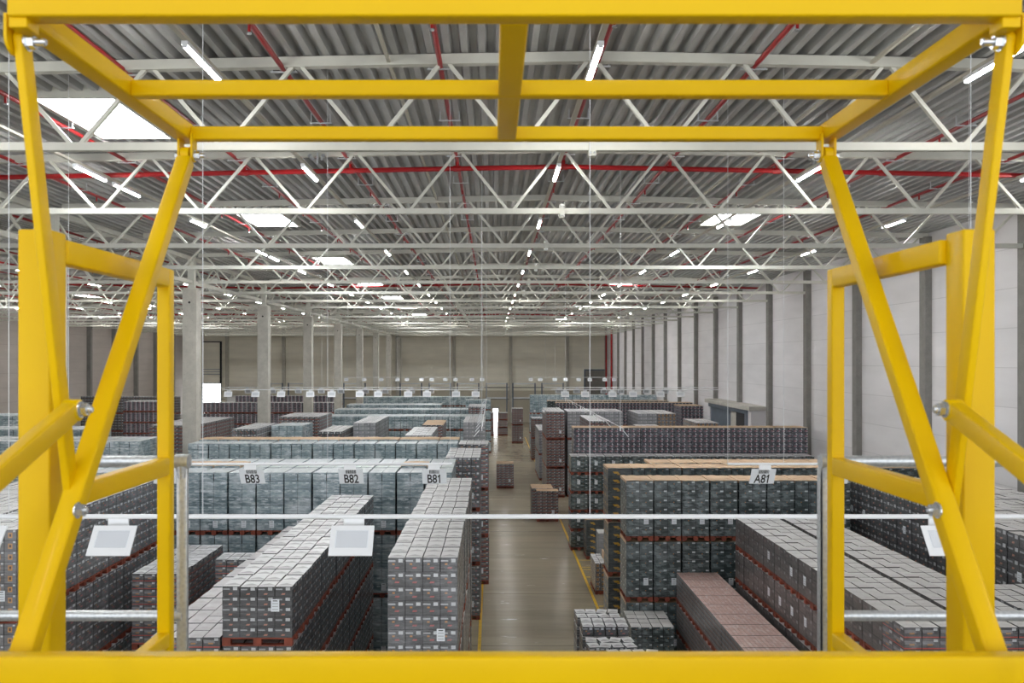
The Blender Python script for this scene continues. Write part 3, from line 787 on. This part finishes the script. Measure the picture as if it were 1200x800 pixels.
def sign(p, tilt, front, lab, text=None, far=False, rzz=0.0, SW=.42, SH=.31):
    """p = point on the carrier rod; the panel hangs under it. tilt>0: bottom edge pushed away from the camera"""
    e = empty('aisle_sign', p, rzz); tag(e, lab, 'sign', 'aisle signs hanging on rods')
    R = Matrix.Rotation(tilt, 4, 'X')
    c = MB(); c.box(-min(.1, SW/2), min(.1, SW/2), -.01, .01, -.10, .012, M['white']); c.build('hanger_clip', e)
    b = MB(); b.box(-SW/2, SW/2, -.004, .004, -SH-.1, -.1, M['paper'], R)
    if not front:
        b.box(-SW/2, -SW/2+.05, -.009, -.004, -SH-.1, -.1, M['white'], R); b.box(SW/2-.05, SW/2, -.009, -.004, -SH-.1, -.1, M['white'], R)
        b.box(-SW/2+.05, SW/2-.05, -.009, -.004, -.15, -.1, M['white'], R); b.box(-SW/2+.05, SW/2-.05, -.009, -.004, -SH-.1, -SH-.02, M['white'], R)
    b.build('panel', e)
    if not front:
        MB().box(-SW/2+.06, SW/2-.06, -.0065, -.0045, -SH-.015, -.155, M['pocket'], R).build('label_pocket', e)
    elif text:
        g = MB(); rnd = random.Random(text); x = -.085
        while x < .085:
            w = rnd.choice((.006, .010, .014)); g.box(x, x+w, -.006, -.004, -.195, -.12, M['black'], R); x += w+rnd.choice((.005, .008))
        g.build('barcode', e)
        if text not in TXT: TXT[text] = text_mesh(text, .25)
        o = bpy.data.objects.new('lettering', TXT[text]); COL.objects.link(o); o.parent = e
        o.matrix_local = R @ Matrix.Translation((0, -.006, -SH-.08)) @ Matrix.Rotation(math.pi/2, 4, 'X') @ Matrix.Scale(.66, 4, (1, 0, 0))
    else:
        MB().box(-.13, .13, -.006, -.004, -SH-.05, -.14, M['grey'], R).build('print_block', e)
    return e
def rod(x0, x1, d, z, r, wires, lab):
    t = empty('sign_rod', (0, d, z)); tag(t, lab, 'rod')
    MB().cyl((x0, 0, 0), (x1, 0, 0), r, M['white'], 10).build('rod', t, smooth=True)
    for wx in wires: MB().cyl((wx, 0, 0), (wx, 0, EYE+5.04-SL*abs(wx-(NC if wx > XC else NC-30))-z), .004 if d < 20 else .006, M['wire'], 5).build('wire', t)
Z1 = EYE-183*.0084
rod(-6.2, 6.4, 8.4, Z1, .023, (-4.76, -2.85, .96, 4.71), 'white horizontal rod crossing the whole view nearest the railing')
for px, lb in ((139, 'left of the left steel post'), (415, 'in front of the long charcoal row'), (1100, 'by the right yellow strut'), (-12, 'at the left edge of the view')):
    sign(Vector(((px-577)*.0084, 8.4, Z1)), -.62, False, 'blank back of a white tilted sign %s' % lb)
Z2 = EYE-121.5*.0145
rod(-8.4, -.68, 14.5, Z2, .022, (-7.2, -2.8, -.72), 'white rod above the left rows carrying the B signs')
rod(4.0, 12, 14.5, Z2, .022, (4.0, 4.95, 8.1), 'white rod above the right rows carrying the A signs')
for px, tx in ((293, 'B83'), (410, 'B82'), (508.5, 'B81'), (190, 'B84'), (90, 'B85'), (896.5, 'A81'), (984, 'A82')):
    sign(Vector(((px-577)*.0145, 14.5, Z2)), .5, True, 'white hanging sign reading %s above the pallet rows' % tx, tx)
Z3 = EYE-34.5*.045
rod(-14.4+.2, -.5, 45.0, Z3, .02, (-9, -5, -.6), 'thin far rod over the left rows beyond the second teal wall')
rod(3.1, 12, 45.0, Z3, .02, (3.3, 8), 'thin far rod over the right rows behind the printed wall')
k = 0
for px in (268, 300, 330, 364, 389, 422, 443.5, 478.5, 500.5, 534.5, 557.5, 662, 685.5, 717.5, 741.5, 773.5, 797):
    k += 1; sign(Vector(((px-577)*.045, 45, Z3)), -.4, False, 'small distant white sign back over the middle rows, %s from the left' % ordn(k))
Z4 = EYE-32*.053
rod(-17, -.5, 53.0, Z4, .02, (-9, -.6), 'thin rod over the left rows just behind the far white sign backs')
rod(3.2, 14, 53.0, Z4, .02, (3.3, 9), 'thin rod over the right rows just behind the far white sign backs')
k = 0
for px in (290, 319, 349, 376, 399, 428, 451, 482, 505, 655, 676, 708, 728, 758, 780):
    k += 1; sign(Vector(((px-577)*.053, 53, Z4)), .5, True, 'small distant grey printed sign behind the white ones, %s from the left' % ordn(k))
Z5 = EYE-20*.085
rod(-16, -.8, 85.0, Z5, .02, (-9, -.9), 'farthest thin rod over the left rows')
rod(3.4, 12.5, 85.0, Z5, .02, (3.5, 9), 'farthest thin rod over the right rows')
k = 0
for px in (406, 427, 447, 466, 477, 494, 506, 522, 534, 553, 565, 622, 633, 650, 662.5, 678, 691, 708.5, 719.5):
    k += 1; sign(Vector(((px-577)*.085, 85, Z5)), -.4, False, 'tiny white sign before the far wall, %s from the left' % ordn(k))
# tags along the aisle edges, seen nearly edge-on
def edge_signs(x, z, ds, lb, rzz):
    t = empty('sign_rod', (x, 0, z)); tag(t, 'thin rod running back along the %s edge of the aisle' % lb, 'rod')
    MB().cyl((0, ds[0]-.5, 0), (0, ds[-1]+.5, 0), .008, M['white'], 8).build('rod', t)
    for w in (ds[0], ds[-1]): MB().cyl((0, w, 0), (0, w, EYE+5.04-SL*abs(x-NC)-z), .008, M['wire'], 5).build('wire', t)
    for i, d in enumerate(ds): sign(Vector((x, d, z)), .7, False, 'narrow white tag over the %s aisle edge, %s from the front' % (lb, ordn(i+1)), rzz=rzz, SW=.14, SH=.22)
edge_signs(-.27, 7.28, [22+1.55*i for i in range(12)], 'left', 1.57)
edge_signs(3.30, 7.28, [22+3.3*i for i in range(6)], 'right', -1.57)

# ================================================================== MEZZANINE RAILING AND YELLOW GATE
b = MB(); b.box(-6, 6.1, -5, 3.62, 7.2, 7.48, M['concd']); struct(b.build('floor_mezzanine'))
X0 = .056
def railing(side):
    s = side; xp = X0+s*1.335 if s > 0 else X0-1.345
    t = empty('steel_railing', (xp, 3.55, 7.48)); tag(t, 'galvanised tube railing on the mezzanine edge, %s of the yellow gate' % ('right' if s > 0 else 'left'), 'railing')
    zt = EYE-.42-7.48; zm = EYE-1.062-7.48; L = 3.6
    MB().cyl((0, 0, zt), (s*L, 0, zt), .024, M['galv'], 20).build('top_rail', t, smooth=True)
    MB().cyl((0, 0, zm), (s*L, 0, zm), .022, M['galv'], 20).build('middle_rail', t, smooth=True)
    for k, x in enumerate((0, 2.2)):
        MB().box(x*s-.022, x*s+.022, -.012, .012, 0, zt-.0, M['galv']).box(x*s-.022, x*s-.016, -.012, .05, 0, zt-.03, M['galv']).build('post', t, bevel=.003)
    b = MB()
    b.cyl((-.028, 0, zt), (.028, 0, zt), .031, M['galv'], 20); b.cyl((0, 0, zt), (0, 0, zt-.07), .027, M['galv'], 20, .02); b.build('corner_fitting', t, smooth=True)
    b = MB(); b.cyl((s*.01-.02, 0, zm), (s*.06, 0, zm), .027, M['galv'], 20); b.build('rail_collar', t, smooth=True)
railing(-1); railing(1)

g = empty('pallet_gate', (X0, 2.8, 7.48)); tag(g, 'large yellow steel pallet safety gate framing the whole view', 'safety gate')
Y = M['yellow']; GO = Vector((X0, 2.8, 7.48))
def loc(x, d, z): return (x-X0, d-2.8, EYE+z-7.48)       # x given about X0 side-symmetric helper below
def tube(name, p, q, w, h, up=(0, 0, 1), bev=.007):
    MB().beam((p[0], p[1]-2.8, p[2]+EYE-7.48), (q[0], q[1]-2.8, q[2]+EYE-7.48), w, h, Y, up).build(name, g, bevel=bev)
ZB = .86
ZO = EYE-7.48
tube('top_front_beam', (-1.27, 2.16, ZB+.06), (1.27, 2.16, ZB+.06), .06, .12)
tube('top_middle_bar', (-1.232, 2.795, ZB+.026), (1.232, 2.795, ZB+.026), .05, .052)
tube('top_rear_bar', (-1.232, 3.345, ZB+.026), (1.232, 3.345, ZB+.026), .05, .052)
tube('top_centre_bar', (0, 2.19, ZB+.024), (0, 3.37, ZB+.024), .074, .048)
for s in (-1, 1):
    tube('top_side_rail', (s*1.262, 2.17, ZB+.032), (s*1.262, 3.40, ZB+.032), .062, .066)
    tube('corner_block', (s*1.247, 2.14, ZB-.01), (s*1.247, 2.20, ZB-.01), .046, .03, bev=.003)
    def lug(xi, xo, d, z, r):           # hanging plate with a rounded foot
        b = MB(); n = 14; pr = [(d-r, ZB+.02), (d-r, z)]+[(d-r*math.cos(math.pi*q/n), z-r*math.sin(math.pi*q/n)) for q in range(1, n)]+[(d+r, z), (d+r, ZB+.02)]
        A = [(s*xi, y-2.8, zz+ZO) for y, zz in pr]; B_ = [(s*xo, y-2.8, zz+ZO) for y, zz in pr]
        if s < 0: A, B_ = B_, A
        b.quad(A, Y); b.quad(B_[::-1], Y)
        for q in range(len(pr)): k = (q+1) % len(pr); b.quad([A[k], A[q], B_[q], B_[k]], Y)
        b.build('hinge_lug', g)
    lug(1.286, 1.294, 2.20, ZB-.035, .04)
    lug(1.218, 1.226, 3.33, ZB-.06, .028); lug(1.268, 1.276, 3.33, ZB-.06, .028)
    tube('front_link', (s*1.273, 2.21, ZB-.035), (s*1.266, 2.46, -.42), .054, .023, up=(1, 0, 0), bev=.005)
    MB().cyl((s*1.2845, 2.21-2.8, ZB-.035+ZO), (s*1.2615, 2.21-2.8, ZB-.035+ZO), .027, Y, 24).build('link_eye', g, bevel=.003)
    tube('main_diagonal', (s*1.247, 3.31, ZB-.085), (s*1.232-.016, 2.15, -.775), .052, .058, up=(1, 0, 0))
    MB().cyl((s*1.264, 3.325-2.8, ZB-.06+ZO), (s*1.232, 3.325-2.8, ZB-.06+ZO), .03, Y, 20).build('diagonal_eye', g, bevel=.002)
    tube('swing_arm', (s*1.20, 2.32, -.138), (s*1.20, 1.0, -.626), .04, .056, up=(0, 0, 1))
    MB().cyl((s*1.221, 2.325-2.8, -.136+ZO), (s*1.179, 2.325-2.8, -.136+ZO), .03, Y, 28).build('arm_eye', g, bevel=.003)
    xp = s*1.386-.0145; xf = s*1.3525-.0225
    tube('fixed_post', (xp, 2.55, -1.515), (xp, 2.55, .385), .095, .1, up=(0, 1, 0))
    tube('side_top_rail', (xf, 2.60, .33), (xf, 3.47, .33), .05, .075)
    tube('side_leg', (xf, 3.445, -1.515), (xf, 3.445, .367), .052, .055, up=(0, 1, 0))
    tube('side_middle_rail', (xf, 2.60, -.425), (xf, 3.47, -.425), .05, .07)
    tube('side_low_rail', (xf, 2.60, -1.12), (xf, 3.47, -1.12), .05, .06)
    def bolt(x, d, z, L=.05, r=.0095):
        b = MB(); zz = z+ZO; yy = d-2.8; m = M['bolt']
        b.cyl((x, yy, zz), (x-s*(L-.004), yy, zz), r, m, 14); b.cyl((x-s*(L-.004), yy, zz), (x-s*L, yy, zz), r, m, 14, r*.7)
        b.cyl((x-s*.004, yy, zz), (x-s*.022, yy, zz), r*1.75, m, 6); b.cyl((x, yy, zz), (x-s*.004, yy, zz), r*2.2, m, 18)
        b.build('bolt', g)
    bolt(s*1.2615, 2.21, ZB-.037, .05, .0105); bolt(s*1.179, 2.325, -.134, .034, .0105); bolt(s*1.206-.014, 2.39, -.42, .03, .0105); bolt(s*1.218, 3.33, ZB-.062, .04, .0095)
    MB().cyl((s*1.292, 3.33-2.8, ZB-.062+ZO), (s*1.276, 3.33-2.8, ZB-.062+ZO), .014, M['bolt'], 6).build('bolt_head', g)
tube('low_front_beam', (-1.5, 2.08, -.77), (1.5, 2.08, -.77), .05, .11)
